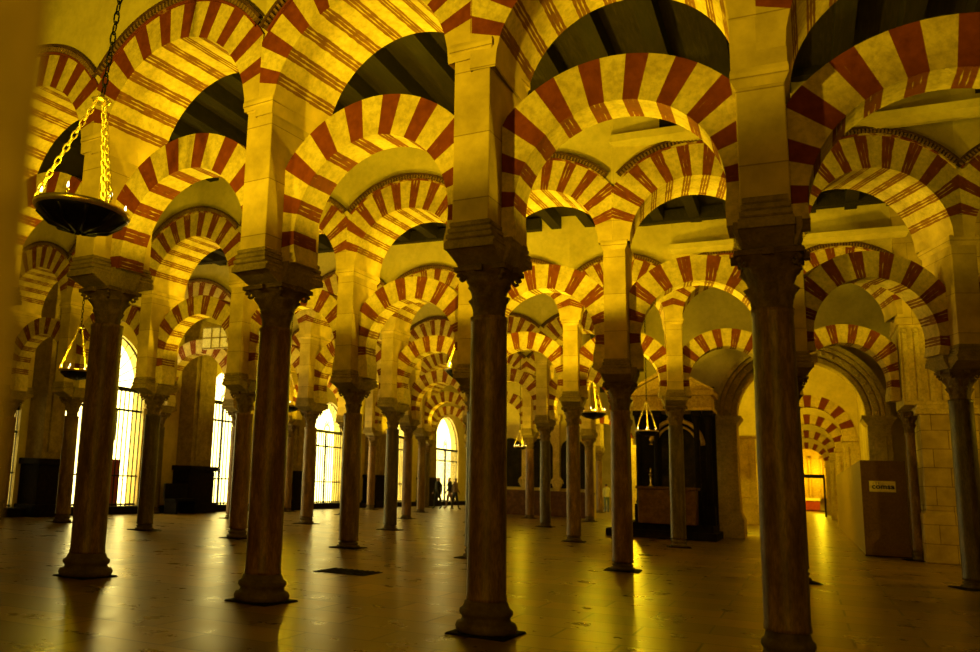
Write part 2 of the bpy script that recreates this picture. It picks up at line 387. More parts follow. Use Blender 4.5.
def upper_arch(row, label, P0, P1, zc, ring, nv=19, mould=True, teeth=True, ext=.01):
    d = Vector(P1) - Vector(P0); S = d.length; rz = math.atan2(d.y, d.x); mid = (Vector(P0) + Vector(P1)) / 2
    h = S / 2; Ri = h - UPW + .02; Re = Ri + ring
    mb = MB()
    hh = h + ext
    def ro(a): c = abs(math.cos(a)); return min(Re, hh / c if c > 1e-6 else Re)
    mats = {'s': (0, 0), 'b': (1, 2), 'p': (3, 3)}
    A = math.radians(17)
    an = [(-.0, A, 'p')] + voussoirs(A, PI - A, nv, first_stone=False) + [(PI - A, PI, 'p')]
    arc_ring(mb, an, Ri, ro, zc, UT, lambda k: mats[k])
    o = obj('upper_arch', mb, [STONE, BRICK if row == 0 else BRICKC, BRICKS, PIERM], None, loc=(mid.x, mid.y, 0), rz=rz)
    tag(o, label, 'arch', 'upper striped arches of the ' + ROWN[row])
    if mould:
        m = MB(); M0, M1 = Re + .0, Re + .11; a0 = math.acos(min(1, h / M1)); N = 40
        a00 = math.acos(min(1, h / (M0 + .02)))
        for y0, y1 in ((-UT - .07, -UT), (UT, UT + .07)):
            pts = []
            for k in range(N + 1):
                a = a0 + (PI - 2 * a0) * k / N
                pts.append(a)
            def Q(r, a, y):
                x = r * math.cos(a); x = max(-h - ext * .6, min(h + ext * .6, x)); return (x, y, zc + r * math.sin(a))
            yo = y0 if y0 < 0 else y1; yi = y1 if y0 < 0 else y0
            for p, q in zip(pts, pts[1:]):
                m.quad(Q(M1 - .035, p, yo), Q(M1 - .035, q, yo), Q(M1, q, yo), Q(M1, p, yo), 0)
                m.quad(Q(M1, p, yo), Q(M1, q, yo), Q(M1, q, yi), Q(M1, p, yi), 0)
                m.quad(Q(M1 - .035, p, yo), Q(M1 - .035, q, yo), Q(M1 - .035, q, yi), Q(M1 - .035, p, yi), 0)
                m.quad(Q(M0, p, yi + (yo - yi) * .25), Q(M0, q, yi + (yo - yi) * .25), Q(M1 - .03, q, yi + (yo - yi) * .25), Q(M1 - .03, p, yi + (yo - yi) * .25), 0)
                m.quad(Q(M0 - .03, p, yi + (yo - yi) * .5), Q(M0 - .03, q, yi + (yo - yi) * .5), Q(M0, q, yi + (yo - yi) * .5), Q(M0, p, yi + (yo - yi) * .5), 1)
                m.quad(Q(M0 - .03, p, yi + (yo - yi) * .5), Q(M0 - .03, q, yi + (yo - yi) * .5), Q(M0 - .03, q, yi), Q(M0 - .03, p, yi), 1)
            if teeth and (y0 < 0 or row == 0):
                nt_ = int((PI - 2 * a0) * M0 / .062)
                for k in range(nt_):
                    a = a0 + .02 + (PI - 2 * a0 - .04) * (k + .5) / nt_; da = .014 / M0 * 1.0
                    if abs((M0 + .05) * math.cos(a)) > h - .02: continue
                    q0, q1 = a - da, a + da
                    yt = yi + (yo - yi) * .85
                    p = [(M0 + .005, q0), (M0 + .07, q0), (M0 + .07, q1), (M0 + .005, q1)]
                    f = [Q(r, a_, yt) for r, a_ in p]; b = [Q(r, a_, yi) for r, a_ in p]
                    m.quad(*f, 2)
                    for j in range(4): m.quad(f[j], f[(j + 1) % 4], b[(j + 1) % 4], b[j], 2)
        me = m.mesh('moulding', [MOULD, BRICK if row == 0 else BRICKC, MOULDL])
        mo = link('moulding', me, o)
        mo['label'] = 'dark beaded brick moulding'
    return o, mid, rz, h, Re, zc
CEIL = 8.5
def arcade(row, cols, ring, lz, idx0, last_gap=None, teeth=True, skip_low=()):
    """cols: list of dict(u,v,H,r,zc,mat,label). Builds columns, both tiers of arches and the wall they carry"""
    n = len(cols)
    rzs = []; tops = [0] * n
    for k in range(n - 1):
        a, b = cols[k], cols[k + 1]
        P0, P1 = (a['u'], a['v']), (b['u'], b['v'])
        zc = a.get('uz') or (a['zc'] + b['zc']) / 2
        tops[k] = max(tops[k], zc); tops[k + 1] = max(tops[k + 1], zc)
        zl = lz + (zc - 5.65) * .45 if not a.get('lz') else a['lz']
        nm = a.get('bay', '%s bay from the left' % ORD[k])
        lower_arch(row, 'lower striped arch in the %s, %s' % (ROWN[row], nm), P0, P1, zl, a['H'], b['H'], **(dict(ratio=.885, ret=9) if row == 0 and k >= 3 else {}))
        def bend(i):
            if i <= 0 or i >= n - 1: return 0
            A_, B_, C_ = cols[i - 1], cols[i], cols[i + 1]
            return abs(math.atan2(B_['v'] - A_['v'], B_['u'] - A_['u']) - math.atan2(C_['v'] - B_['v'], C_['u'] - B_['u']))
        ext = (UT + .08) * math.tan(max(bend(k), bend(k + 1)) / 2) + .001
        if ext < .004: ext = -.001
        o, mid, rz, h, Re, zc = upper_arch(row, 'upper striped arch in the %s, %s' % (ROWN[row], nm), P0, P1, zc, ring, teeth=teeth, ext=ext)
        rzs.append(rz)
        N = 24; sp = MB(); T = UT - .04
        pr = []
        for s in range(N + 1):
            x = -h - ext + 2 * (h + ext) * s / N
            z = zc + math.sqrt(max(0, Re * Re - min(abs(x), h) ** 2))
            pr.append((x, z))
        for (x0, za), (x1, zb) in zip(pr, pr[1:]):
            for y in (-T, T): sp.quad((x0, y, za - .02), (x1, y, zb - .02), (x1, y, CEIL - .01), (x0, y, CEIL - .01))
        obj('spandrel', sp, STONE2, o)['label'] = 'plastered wall above the arch'
    for k, c in enumerate(cols):
        rz = rzs[min(k, n - 2)] if k == 0 else (rzs[k - 1] if k == n - 1 else (rzs[k - 1] + rzs[k]) / 2)
        lab = c.get('label') or '%s column with carved capital, %s from the left in the %s' % (c.get('tone', 'dark marble'), ORD[k], ROWN[row])
        column(row, k, c['u'], c['v'], c['H'], c['r'], c['zc'], c.get('mat', SHAFT[(k * 2 + row) % 3]), lab, rz, tops[k])
def col(u, v, H=3.4, r=.18, zc=5.65, **k): return dict(u=u, v=v, H=H, r=r, zc=zc, **k)

# nearest arcade: the five big columns across the picture
arcade(0, [
    col(-8.5, .75, 3.80, .21, 5.85, uz=5.62, label='dark marble column at the left end of the nearest arcade, beyond the hanging dish lamp'),
    col(-5.58, .47, 3.78, .222, 5.85, uz=5.58, lz=4.12, mat=SHAFT[0], label='dark brown marble column directly below the large hanging dish lamp, nearest arcade'),
    col(-2.63, .12, 3.53, .20, 5.70, uz=5.49, lz=4.09, mat=SHAFT[1], label='dark reddish column standing left of the central one, nearest arcade'),
    col(.08, -.23, 3.46, .185, 5.65, uz=5.36, mat=SHAFT[0], label='central mottled brown column with black square pit under its base, nearest arcade'),
    col(2.60, -.22, 3.40, .172, 4.88, uz=5.05, mat=SHAFT[0], lz=3.76, label='large brown column nearest the photographer, its base cut by the photo edge'),
    col(5.25, -.25, 3.40, .172, 5.05, label='dark marble column at the right end of the nearest arcade'),
], .50, 4.14, -3)
arcade(1, [
    col(-16.85, 8.75, 3.2, .19), col(-14.23, 8.5, 3.2, .19), col(-11.17, 8.1, 3.2, .19), col(-8.32, 7.82, 3.2, .20),
    col(-5.48, 7.63, 3.18, .20), col(-2.76, 7.48, 3.2, .175), col(-.05, 7.36, 3.2, .175), col(2.6, 7.8, 3.3, .175),
    col(5.13, 8.95, 3.5, .18, 5.66), col(7.8, 9.5, 3.5, .18),
], .60, 4.0, -6)
arcade(2, [
    col(-16.7, 14.95, 3.35, .19), col(-13.4, 14.8, 3.35, .19), col(-10.54, 14.6, 3.35, .19), col(-7.65, 14.3, 3.3, .19), col(-5.1, 14.35, 3.4, .18),
    col(-2.54, 14.44, 3.42, .18), col(-.07, 14.95, 3.48, .18), col(2.42, 15.3, 3.5, .18), col(5.02, 15.75, 3.4, .105, label='thin dark column standing between the brown hoarding and the massive stone pier'),
], .60, 4.08, -6)
def regular(u0, du, n, v, H=3.4, r=.18): return [col(u0 + du * k, v, H, r) for k in range(n)]
arcade(3, regular(-15.6, 2.6, 6, 21.65), .60, 4.08, -7, teeth=False)
arcade(4, regular(-15.3, 2.525, 5, 28.6), .60, 4.08, -7, teeth=False)
arcade(5, regular(-15.6, 2.6, 4, 36.0), .60, 4.08, -7, teeth=False)
arcade(6, regular(-15.6, 2.6, 4, 43.2), .60, 4.08, -7, teeth=False)

# ------------------------------------------------------------------ floor, ceiling
mb = MB(); mb.quad((-24, -14, 0), (16, -14, 0), (16, 95, 0), (-24, 95, 0))
struct(obj('floor', mb, FLOOR))
mb = MB(); mb.box(-21.5, 12, -12, 60, CEIL, CEIL + .2)
struct(obj('ceiling', mb, WOODB))
mb = MB(); mb.box(-.13, .13, 0, 6.2, -.34, 0)
BEAM1 = mb.mesh('ceiling_beam', [WOOD])
for k, (v0, u0, n) in enumerate(((.75, -11, 24), (8.3, -14, 26), (-6.4, -9, 20), (15.3, -16, 20))):
    for j in range(n):
        o = link('ceiling_beam', BEAM1, None, (u0 + j * .86, v0 + (.6 if k == 0 else .2), CEIL)); o['kind'] = 'structure'
# timber plates lying along the heads of the arcade walls
for k, (v, x0, x1) in enumerate(((6.72, -20, 2.4), (7.3, 2.5, 10), (13.75, -20, -3.2), (14.2, -3.2, 9))):
    mb = MB(); z0 = 8.36 if k < 2 else 8.12; mb.box(x0, x1, v - .12, v + .12, z0, z0 + .14 if k < 2 else 8.42); struct(obj('trim_%d' % (k + 1), mb, WOOD))
# cornice ledges high on the arcade walls
def ledge(u0, u1, v, z, label):
    mb = MB(); mb.box(u0, u1, v - .30, v, z - .14, z)
    mb.frus(u0 + .05, u1 - .05, v - .12, v, u0, u1, v - .30, v, z - .22, z - .14)
    o = obj('cornice_ledge', mb, STONE2); tag(bevel(o, .01), label, 'ledge', 'stone ledges high on the arcade walls')
    return o
def recess(u0, u1, v, z0, z1, name):
    mb = MB(); mb.frus(u0, u1, v - .06, v, u0, u1, v - .06, v, z0, z1)  # dark slab stands in for the shaded opening in the wall
    o = obj(name, mb, WOOD); struct(o)
ledge(-.05, 1.75, 6.95 + .1, 7.62, 'pale stone ledge above the arch right of the central column')
recess(.05, 1.65, 7.05, 7.66, 8.1, 'trim_5')
ledge(3.0, 7.6, 7.95, 7.72, 'long pale stone ledge on the wall at the upper right')
ledge(-.02, 1.5, 14.5, 7.55, 'small pale stone ledge on the third arcade wall')
ledge(2.6, 5.2, 14.85, 7.62, 'pale stone ledge above the right end arch of the third arcade')

# ------------------------------------------------------------------ window wall on the left 
WU = -17.0
wins = [(9.05, .5, 3.3), (12.7, 3.5, 5.8), (19.21, 2.4, 5.31), (27.44, 2.7, 4.89), (35.36, 2.2, 4.89), (42.66, 4.0, 5.41)]   # centre v, width, apex z
mb = MB()
def wallq(y0, y1, z0a, z0b, z1a, z1b):
    mb.quad((WU, y0, z0a), (WU, y1, z0b), (WU, y1, z1b), (WU, y0, z1a))
def arc_pts(vc, w, top, N=20):
    r = w / 2; zs = top - r
    return [(vc - r * math.cos(PI * k / N), zs + r * math.sin(PI * k / N)) for k in range(N + 1)]
y = -12.0
for vc, w, top in wins:
    wallq(y, vc - w / 2, 0, 0, CEIL + .1, CEIL + .1)
    ap = arc_pts(vc, w, top)
    for (a, za), (b, zb) in zip(ap, ap[1:]): wallq(a, b, za, zb, CEIL + .1, CEIL + .1)
    wallq(vc - w / 2, vc + w / 2, 0, 0, .22, .22)
    # reveals
    path = [(vc - w / 2, .22)] + ap + [(vc + w / 2, .22)]
    for (a, za), (b, zb) in zip(path, path[1:]): mb.quad((WU, a, za), (WU, b, zb), (WU - .6, b, zb), (WU - .6, a, za))
    mb.quad((WU, vc - w / 2, .22), (WU, vc + w / 2, .22), (WU - .6, vc + w / 2, .22), (WU - .6, vc - w / 2, .22))
    y = vc + w / 2
wallq(y, 60, 0, 0, CEIL + .1, CEIL + .1)
struct(obj('wall_left', mb, STONE2))
mb = MB(); mb.box(WU, WU + .45, -12, 60, 0, .24)
struct(obj('baseboard_left', mb, DARKST))
for k, (vc, w, top) in enumerate(wins):
    t = struct(link('window_%d' % (k + 1), None, None, (WU, vc, .22)))
    r = w / 2; zs = top - .22 - r
    m = MB(); poly = [(-r, 0), (r, 0)] + [(r * math.cos(PI * j / 20), zs + r * math.sin(PI * j / 20)) for j in range(21)]
    m.prism(poly, 'x', -.55, -.50); obj('window_pane', m, PANE, t)
    m = MB(); nb = max(7, int(w / .2))
    for j in range(nb + 1):
        yy = -r + w * j / nb
        if j in (nb // 2,): m.box(-.16, -.09, yy - .04, yy + .04, 0, zs - .05)
        else: m.box(-.15, -.11, yy - .013, yy + .013, 0, zs - .05)
    for zz, hh in ((zs - .1, .14), (zs - .75, .07), (.95, .05), (.03, .06)): m.box(-.17, -.08, -r, r, zz, zz + hh)
    for j in range(1, 12):                                # fanlight
        a = PI * j / 12; ca, sa = math.cos(a), math.sin(a)
        m.tube([(-.13, .25 * ca, zs + .05 + .25 * sa), (-.13, (r - .03) * ca, zs + (r - .03) * sa)], .014, 5)
    for rr in (.25, r - .04):
        m.tube([(-.13, rr * math.cos(PI * j / 16), zs + .03 + rr * math.sin(PI * j / 16)) for j in range(17)], .025, 5)
    if k == 1: m.box(-.14, -.10, .15, .62, 2.1, 3.1); m.box(-.16, -.09, .3, .5, 1.85, 2.1)
    obj('window_grille', m, IRON, t)
# wall pilasters on dark pedestals between the gates, with benches
def pilaster(vc, w, lab, h=6.2):
    t = thing('wall_pilaster', lab, 'pilaster', (WU + .3, vc, 0), 0, 'pilasters of the window wall')
    m = MB(); m.box(-.3, .55, -w / 2 - .22, w / 2 + .22, 0, .35); m.box(-.3, .45, -w / 2 - .12, w / 2 + .12, .35, 1.45); m.box(-.3, .55, -w / 2 - .2, w / 2 + .2, 1.45, 1.62)
    bevel(obj('pedestal', m, DARKST, t), .02)
    m = MB(); m.box(-.3, .36, -w / 2, w / 2, 1.62, h)
    m.box(-.3, .42, -w / 2 + .18, w / 2 - .18, 1.8, h - .2)
    bevel(obj('pilaster_shaft', m, IMPM, t), .015)
    m = MB(); m.frus(-.3, .40, -w / 2 - .03, w / 2 + .03, -.3, .62, -w / 2 - .25, w / 2 + .25, h, h + .4); m.box(-.3, .66, -w / 2 - .28, w / 2 + .28, h + .4, h + .55)
    bevel(obj('pilaster_cap', m, IMPM, t), .02)
    return t
pilaster(9.95, .75, 'broad wall pilaster on a black pedestal, left of the first big gate')
pilaster(16.92, 1.2, 'broad wall pilaster on a black pedestal, left of the second gate')
pilaster(23.90, 1.2, 'wall pilaster on a dark pedestal just before the third gate')
pilaster(31.82, 1.2, 'wall pilaster on a dark pedestal beyond the third gate')
pilaster(38.70, 1.2, 'wall pilaster on a dark pedestal near the farthest gate')
def bench(v, l, lab):
    t = thing('wooden_bench', lab, 'bench', (WU + .95, v, 0), 0, 'benches along the window wall')
    m = MB(); m.box(-.25, .25, -l / 2, l / 2, .42, .5); obj('seat', m, DWOOD, t)
    m = MB(); m.box(-.28, -.22, -l / 2, l / 2, .5, 1.0); obj('backrest', m, DWOOD, t)
    for s in (-1, 1):
        m = MB(); m.box(-.25, .25, s * (l / 2 - .1) - .05, s * (l / 2 - .1) + .05, 0, .42); obj('leg', m, DWOOD, t)
bench(15.56, 1.2, 'dark wooden bench left of the pilaster before the second gate')
bench(6.9, 2.2, 'dark wooden bench at the left edge against the window wall')
bench(21.82, 1.6, 'dark wooden bench between the second and third gates')
# stone plaque on the wall by the second gate
m = MB(); m.box(0, .12, -.52, .52, -.36, .36, 0)
for y0 in (-.17, .17): m.box(.12, .135, y0 - .02, y0 + .02, -.36, .36, 1)
for z0 in (-.34, 0, .34): m.box(.12, .135, -.52, .52, z0 - .02, z0 + .02, 1)
tag(obj('stone_plaque', m, [SIGNM, IMPM], None, loc=(-14.1, 14.42, 5.74), rz=-PI / 2), 'pale stone plaque in a grid of panels on the arch before the second gate', 'plaque')
m = MB(); m.box(-.05, .05, -.45, .45, 0, 1.45); m.box(-.06, .06, -.5, .5, 1.4, 1.5)
tag(obj('display_board', m, REDCLOTH, None, loc=(WU - .32, 13.32, .22)), 'red display board standing behind the bars of the first big gate', 'board')
# back walls
mb = MB(); mb.box(-17.5, -2.0, 58, 58.3, 0, CEIL); struct(obj('wall_back', mb, STONE2))

# ------------------------------------------------------------------ retrochoir screen at v = 32
t = thing('choir_screen', 'pale choir screen wall with black paintings and scrolls behind the central columns', 'screen', (-8.3, 32.6, 0))
m = MB(); m.box(-2.4, 2.4, 0, .6, 0, 8.2); obj('screen_wall', m, STONE2, t)
m = MB(); m.box(-2.45, 2.45, -.45, 0, 0, 1.05); m.box(-2.5, 2.5, -.5, 0, 1.05, 1.16)
obj('dado', m, [MARBLE], t)
for s in (-1, 0, 1):
    m = MB(); m.box(s * 1.5 - .55, s * 1.5 + .55, -.1, 0, 1.3, 3.1)
    pl = [(s * 1.5 + .55 * math.cos(PI * j / 12), 3.1 + .5 * math.sin(PI * j / 12)) for j in range(13)]
    m.prism(pl, 'y', -.1, 0); obj('painting', m, PAINTING, t)
for s in (-1, 1):
    for q in (-1, 1):
        m = MB(); pts = []
        for j in range(22):
            th = j / 21 * 3.2 * PI; rr = .34 * (1 - j / 26)
            pts.append((s * .78 + q * .0 + q * rr * math.cos(th) * .8, -.16, 1.5 + rr * math.sin(th)))
        m.tube(pts, .05, 6); obj('scroll', m, STONE, t)
for x in (-2.3, -.75, .75, 2.3):
    m = MB(); m.box(x - .16, x + .16, -.2, 0, 1.16, 4.4); m.box(x - .22, x + .22, -.26, 0, 4.4, 4.7); bevel(obj('screen_pilaster', m, STONE, t), .02)
# piers flanking the far passage
m = MB(); m.box(-.45, .45, -.5, .5, 0, 8.2); m.box(-.55, .55, -.6, .6, 0, .5); m.box(-.55, .55, -.6, .6, 3.6, 3.9)
tag(bevel(obj('passage_pier', m, ASHLAR, None, loc=(-3.55, 33.6, 0)), .02), 'stone pier at the right side of the far passage', 'pier')

# ------------------------------------------------------------------ side chapel (dark altar) at v = 18.5
t = thing('side_chapel', 'dark wooden chapel with gilded cornice standing behind the third arcade', 'chapel', (-.55, 18.9, 0))
m = MB(); m.box(-2.0, 1.05, -.4, 1.9, 0, .22); m.box(-1.85, .95, -.1, 1.9, .22, .42); bevel(obj('chapel_step', m, DARKST, t), .015)
m = MB(); m.box(-1.25, .95, 1.6, 1.8, .42, 4.6); obj('back_panel', m, DWOOD, t)
for x in (-1.15, -.62, .52, .85):
    m = MB(); m.box(x - .13, x + .13, .35, .61, .42, .95); m.lathe([(.09, .95), (.11, 1.0), (.085, 1.1), (.08, 3.3), (.12, 3.5), (.13, 3.6)], 16, x, .48); m.box(x - .14, x + .14, .34, .62, 3.6, 3.75)
    obj('chapel_column', m, DWOOD, t)
m = MB(); m.box(-1.35, 1.0, .25, 1.8, 3.75, 3.86); m.box(-1.28, .95, .32, 1.8, 3.86, 4.2); m.box(-1.4, 1.05, .18, 1.8, 4.2, 4.36)
for k in range(15):
    x = -1.2 + k * .147; m.box(x - .035, x + .035, .29, .33, 3.9, 4.16)
bevel(obj('entablature', m, GOLD, t), .012)
m = MB(); m.prism([(-1.4, 4.36), (1.05, 4.36), (-.175, 5.0)], 'y', .45, 1.6); 
m.prism([(-1.45, 4.36), (-1.33, 4.36), (-.175, 4.97), (-.175, 5.1)], 'y', .2, 1.6); m.prism([(1.1, 4.36), (.98, 4.36), (-.175, 4.97), (-.175, 5.1)], 'y', .2, 1.6)
obj('pediment', m, GOLD, t)
m = MB(); m.tube([(-.1 + .75 * math.cos(PI * j / 18), .9, 2.75 + .75 * math.sin(PI * j / 18)) for j in range(19)], .07, 6)
m.tube([(-.1 + .58 * math.cos(PI * j / 18), .9, 2.75 + .58 * math.sin(PI * j / 18)) for j in range(19)], .04, 6); obj('niche_arch', m, GOLD, t)
m = MB(); m.box(-.62, .45, 1.5, 1.6, .95, 3.2); obj('altar_painting', m, PAINTING, t)
t = thing('altar_table', 'red marble altar table inside the dark chapel', 'altar', (-.83, 18.72, .42))
m = MB(); m.box(-.8, .8, -.15, .6, 0, .98); bevel(obj('altar_front', m, MARBLE, t), .02)
m = MB(); m.box(-.86, .86, -.2, .62, .98, 1.06); bevel(obj('altar_slab', m, MARBLE, t), .015)
for x, h, lab in ((-.45, .32, 'left candlestick on the red marble altar'), (.35, .42, 'right tall candlestick on the red marble altar')):
    m = MB(); m.lathe([(.07, 0), (.03, .04), (.02, .1), (.028, h * .6), (.02, h), (.05, h + .02), (.05, h + .04)], 12)
    m.lathe([(.018, h + .04), (.018, h + .22)], 8); tag(obj('candlestick', m, BRASS, None, loc=(-.83 + x, 18.8, 1.48)), lab, 'candlestick', 'candlesticks on the altar')

# ------------------------------------------------------------------ classical arch to the cathedral, and the passage beyond
t = thing('cathedral_arch', 'broad moulded stone arch on pilasters leading into the bright passage', 'arch', (2.72, 21.9, 0))
AR = 1.78; AZ = 3.78
m = MB()
for (r0, r1, y0) in ((AR, AR + .13, -.06), (AR + .13, AR + .18, .06), (AR + .18, AR + .34, -.22), (AR + .34, AR + .38, -.10), (AR + .38, AR + .47, -.40), (AR + .47, AR + .50, -.28), (AR + .50, AR + .62, -.50)):
    for k in range(28):
        a, b = PI * k / 28, PI * (k + 1) / 28
        P = lambda r, q, y: (r * math.cos(q), y, AZ + r * math.sin(q))
        m.quad(P(r0, a, y0), P(r1, a, y0), P(r1, b, y0), P(r0, b, y0)); m.quad(P(r0, a, y0), P(r0, b, y0), P(r0, b, .7), P(r0, a, .7)); m.quad(P(r1, a, y0), P(r1, b, y0), P(r1, b, .7), P(r1, a, .7))
        m.quad(P(r0, a, .7), P(r1, a, .7), P(r1, b, .7), P(r0, b, .7))
obj('archivolt', m, STONE, t)
m = MB()
for k in range(22):                                       # carved rosettes along the archivolt
    a = PI * (k + .5) / 22; r = AR + .26; m.lathe([(.055, -.0), (.05, .03), (.02, .045)], 8, 0, 0)
    i = len(m.v) - 24
    for j in range(i, len(m.v)):
        x, y, z = m.v[j]; m.v[j] = (r * math.cos(a) + x, -.22 - z, AZ + r * math.sin(a) + y)
obj('rosette_band', m, STONE, t)
for s in (-1, 1):
    m = MB(); x0, x1 = sorted((s * AR, s * (AR + .62)))
    m.box(x0, x1, -.35, .7, 1.25, AZ - .28); m.box(x0 + .14, x1 - .14, -.38, -.3, 1.5, AZ - .6)
    bevel(obj('pilaster', m, STONE, t), .02)
    m = MB(); m.frus(x0, x1, -.35, .7, x0 - .12, x1 + .12, -.5, .8, AZ - .28, AZ - .1); m.box(x0 - .14, x1 + .14, -.52, .8, AZ - .1, AZ); bevel(obj('pilaster_cap', m, STONE, t), .012)
    m = MB(); m.box(x0 - .12, x1 + .12, -.5, .8, 0, .55); m.frus(x0 - .12, x1 + .12, -.5, .8, x0 - .02, x1 + .02, -.38, .7, .55, .8); m.box(x0 - .02, x1 + .02, -.38, .7, .8, 1.25); bevel(obj('pilaster_base', m, STONE, t), .02)
# wall over and beside that arch
mb = MB()
Ro = AR + .6
for y in (22.0, 22.5):
    N = 28
    for k in range(N):
        a, b = PI * k / N, PI * (k + 1) / N
        mb.quad((2.72 + Ro * math.cos(a), y, AZ + Ro * math.sin(a)), (2.72 + Ro * math.cos(b), y, AZ + Ro * math.sin(b)), (2.72 + Ro * math.cos(b), y, CEIL), (2.72 + Ro * math.cos(a), y, CEIL))
    mb.quad((5.1, y, 0), (10, y, 0), (10, y, CEIL), (5.1, y, CEIL)); mb.quad((-2.2, y, 0), (.34, y, 0), (.34, y, CEIL), (-2.2, y, CEIL))
struct(obj('wall_cathedral', mb, STONE2))
# passage side walls
mb = MB(); mb.box(4.75, 5.0, 22.5, 84, 0, CEIL); struct(obj('wall_passage_right', mb, STONE2))
mb = MB(); mb.box(-2.2, -1.9, 22.5, 84, 0, CEIL); struct(obj('wall_passage_left', mb, STONE2))
mb = MB(); mb.box(-2.2, 5.0, 84, 84.3, 0, CEIL); struct(obj('wall_passage_end', mb, STONE2))
mb = MB(); mb.box(-2.2, 5.0, 22.5, 84, CEIL, CEIL + .2); struct(obj('ceiling_passage', mb, STONE2))
def pass_arch(v, uc, half, zc, lab, wall=True):
    t = thing('passage_arch', lab, 'arch', (uc, v, 0), 0, 'striped arches of the passage')
    m = MB(); Ri, Re = half, half + .46
    arc_ring(m, voussoirs(0, PI, 15), Ri, lambda a: Re, zc, .3, lambda k: (0, 0) if k == 's' else (1, 1))
    obj('arch_ring', m, [STONE, BRICK], t)
    sp = MB(); R_ = Re - .02; wl, wr = -1.9 - uc, 4.75 - uc
    for y in (-.25, .25):
        for k in range(24):
            a, b = PI * k / 24, PI * (k + 1) / 24; R_ = Re - .02
            sp.quad((R_ * math.cos(a), y, zc + R_ * math.sin(a)), (R_ * math.cos(b), y, zc + R_ * math.sin(b)), (R_ * math.cos(b), y, CEIL), (R_ * math.cos(a), y, CEIL))
        sp.quad((wl, y, zc), (-R_, y, zc), (-R_, y, CEIL), (wl, y, CEIL)); sp.quad((R_, y, zc), (wr, y, zc), (wr, y, CEIL), (R_, y, CEIL))
    if wall: obj('spandrel', sp, STONE2, t)
    for s in (-1, 1):
        x0, x1 = sorted((s * half, s * (half + .62)))
        m = MB(); m.box(x0, x1, -.35, .35, 0, zc - .2); m.box(x0 - .06, x1 + .06, -.42, .42, zc - .2, zc); m.box(x0 - .08, x1 + .08, -.45, .45, 0, .6)
        for xx in (x0 + .13, x1 - .13): m.box(xx - .06, xx + .06, -.40, -.34, .8, zc - .4)
        bevel(obj('jamb', m, STONE, t), .015)
pass_arch(31.5, 3.0, 1.2, 3.75, 'first red striped arch on pilasters inside the bright passage')
pass_arch(41.0, 3.0, 1.2, 3.75, 'second red striped arch seen down the bright passage')
pass_arch(53.0, 3.0, 1.2, 3.75, 'third red striped arch seen down the bright passage')
pass_arch(67.0, 3.0, 1.2, 3.75, 'farthest red striped arch before the glowing altarpiece')
pass_arch(40.0, -6.9, 1.15, 3.7, 'bright striped arch glimpsed in the narrow gap beside the choir screen', False)
t = thing('pedestal_pier', 'yellow panelled pier seen left of the large brown column through the broad arch', 'pier', (.35, 36.0, 0))
m = MB(); m.box(-.55, .55, -.4, .4, 0, .9); bevel(obj('pier_base', m, STONE, t), .02)
m = MB(); m.box(-.45, .45, -.33, .33, .9, 3.9); m.box(-.18, .18, -.4, -.3, 1.2, 3.6); bevel(obj('pier_shaft', m, STONE, t), .02)
m = MB(); m.box(-.55, .55, -.45, .45, 3.9, 4.3); bevel(obj('pier_cap', m, STONE, t), .03)
t = thing('altarpiece', 'glowing golden altarpiece at the end of the bright passage', 'altarpiece', (2.7, 83.3, 0))
m = MB(); m.box(-1.9, 1.9, 0, .4, 1.2, 6.5); obj('panel', m, GOLD, t)
m = MB(); m.box(-1.2, 1.2, -.6, .4, 0, .95); obj('altar_block', m, REDCLOTH, t); m = MB(); m.box(-1.25, 1.25, -.65, .4, .95, 1.2); obj('altar_cloth', m, SIGNM, t)
for x in (-1.5, -.5, .5, 1.5):
    m = MB(); m.lathe([(.16, 1.2), (.13, 1.5), (.12, 4.6), (.2, 4.9)], 12, x, -.15); obj('altar_column', m, GOLD, t)
t = thing('iron_gate', 'dark iron gate frame standing across the passage before the altarpiece', 'gate', (2.7, 60, 0))
for s in (-1, 1):
    m = MB(); m.box(s * 1.25 - .06, s * 1.25 + .06, -.06, .06, 0, 2.6); obj('post', m, IRON, t)
m = MB(); m.box(-1.3, 1.3, -.07, .07, 2.6, 2.85); obj('lintel', m, IRON, t)
m = MB(); m.box(-1.2, 1.2, -.04, .04, .35, .43); obj('rail', m, IRON, t)

# ------------------------------------------------------------------ stone pier and site hoarding on the right
t = thing('stone_pier', 'massive ashlar pier with fluted band at the right behind the hoarding', 'pier', (5.7, 16.2, 0))
m = MB(); m.box(-.60, .66, -1.08, 1.0, 0, 1.05); m.frus(-.60, .66, -1.08, 1.0, -.52, .58, -1.0, .92, 1.05, 1.15); bevel(obj('pier_plinth', m, ASHLAR, t), .03)
m = MB(); m.box(-.52, .58, -1.0, .92, 1.15, 3.3); bevel(obj('pier_body', m, ASHLAR, t), .02)
m = MB(); m.box(-.60, .64, -1.08, 1.0, 3.3, 3.42); m.box(-.56, .62, -1.04, .96, 3.42, 3.52); m.box(-.80, .56, -.98, .9, 3.52, 5.4)
for k in range(6):
    x = -.70 + k * .235; m.box(x - .05, x + .05, -1.03, -.97, 3.6, 5.2)
    m.lathe([(.05, 5.2), (.07, 5.26), (.05, 5.32)], 10, x, -1.0)
bevel(obj('fluted_band', m, STONE, t), .02)
m = MB(); m.box(-.84, .62, -1.05, .94, 5.4, 5.56); m.box(-.80, .58, -1.0, .92, 5.56, CEIL); bevel(obj('upper_pier', m, PIERM, t), .02)
# lit wall right of that pier, behind the second arcade's end column
mb = MB(); mb.box(6.3, 10, 16.2, 16.5, 0, CEIL); struct(obj('wall_right', mb, ASHLAR))

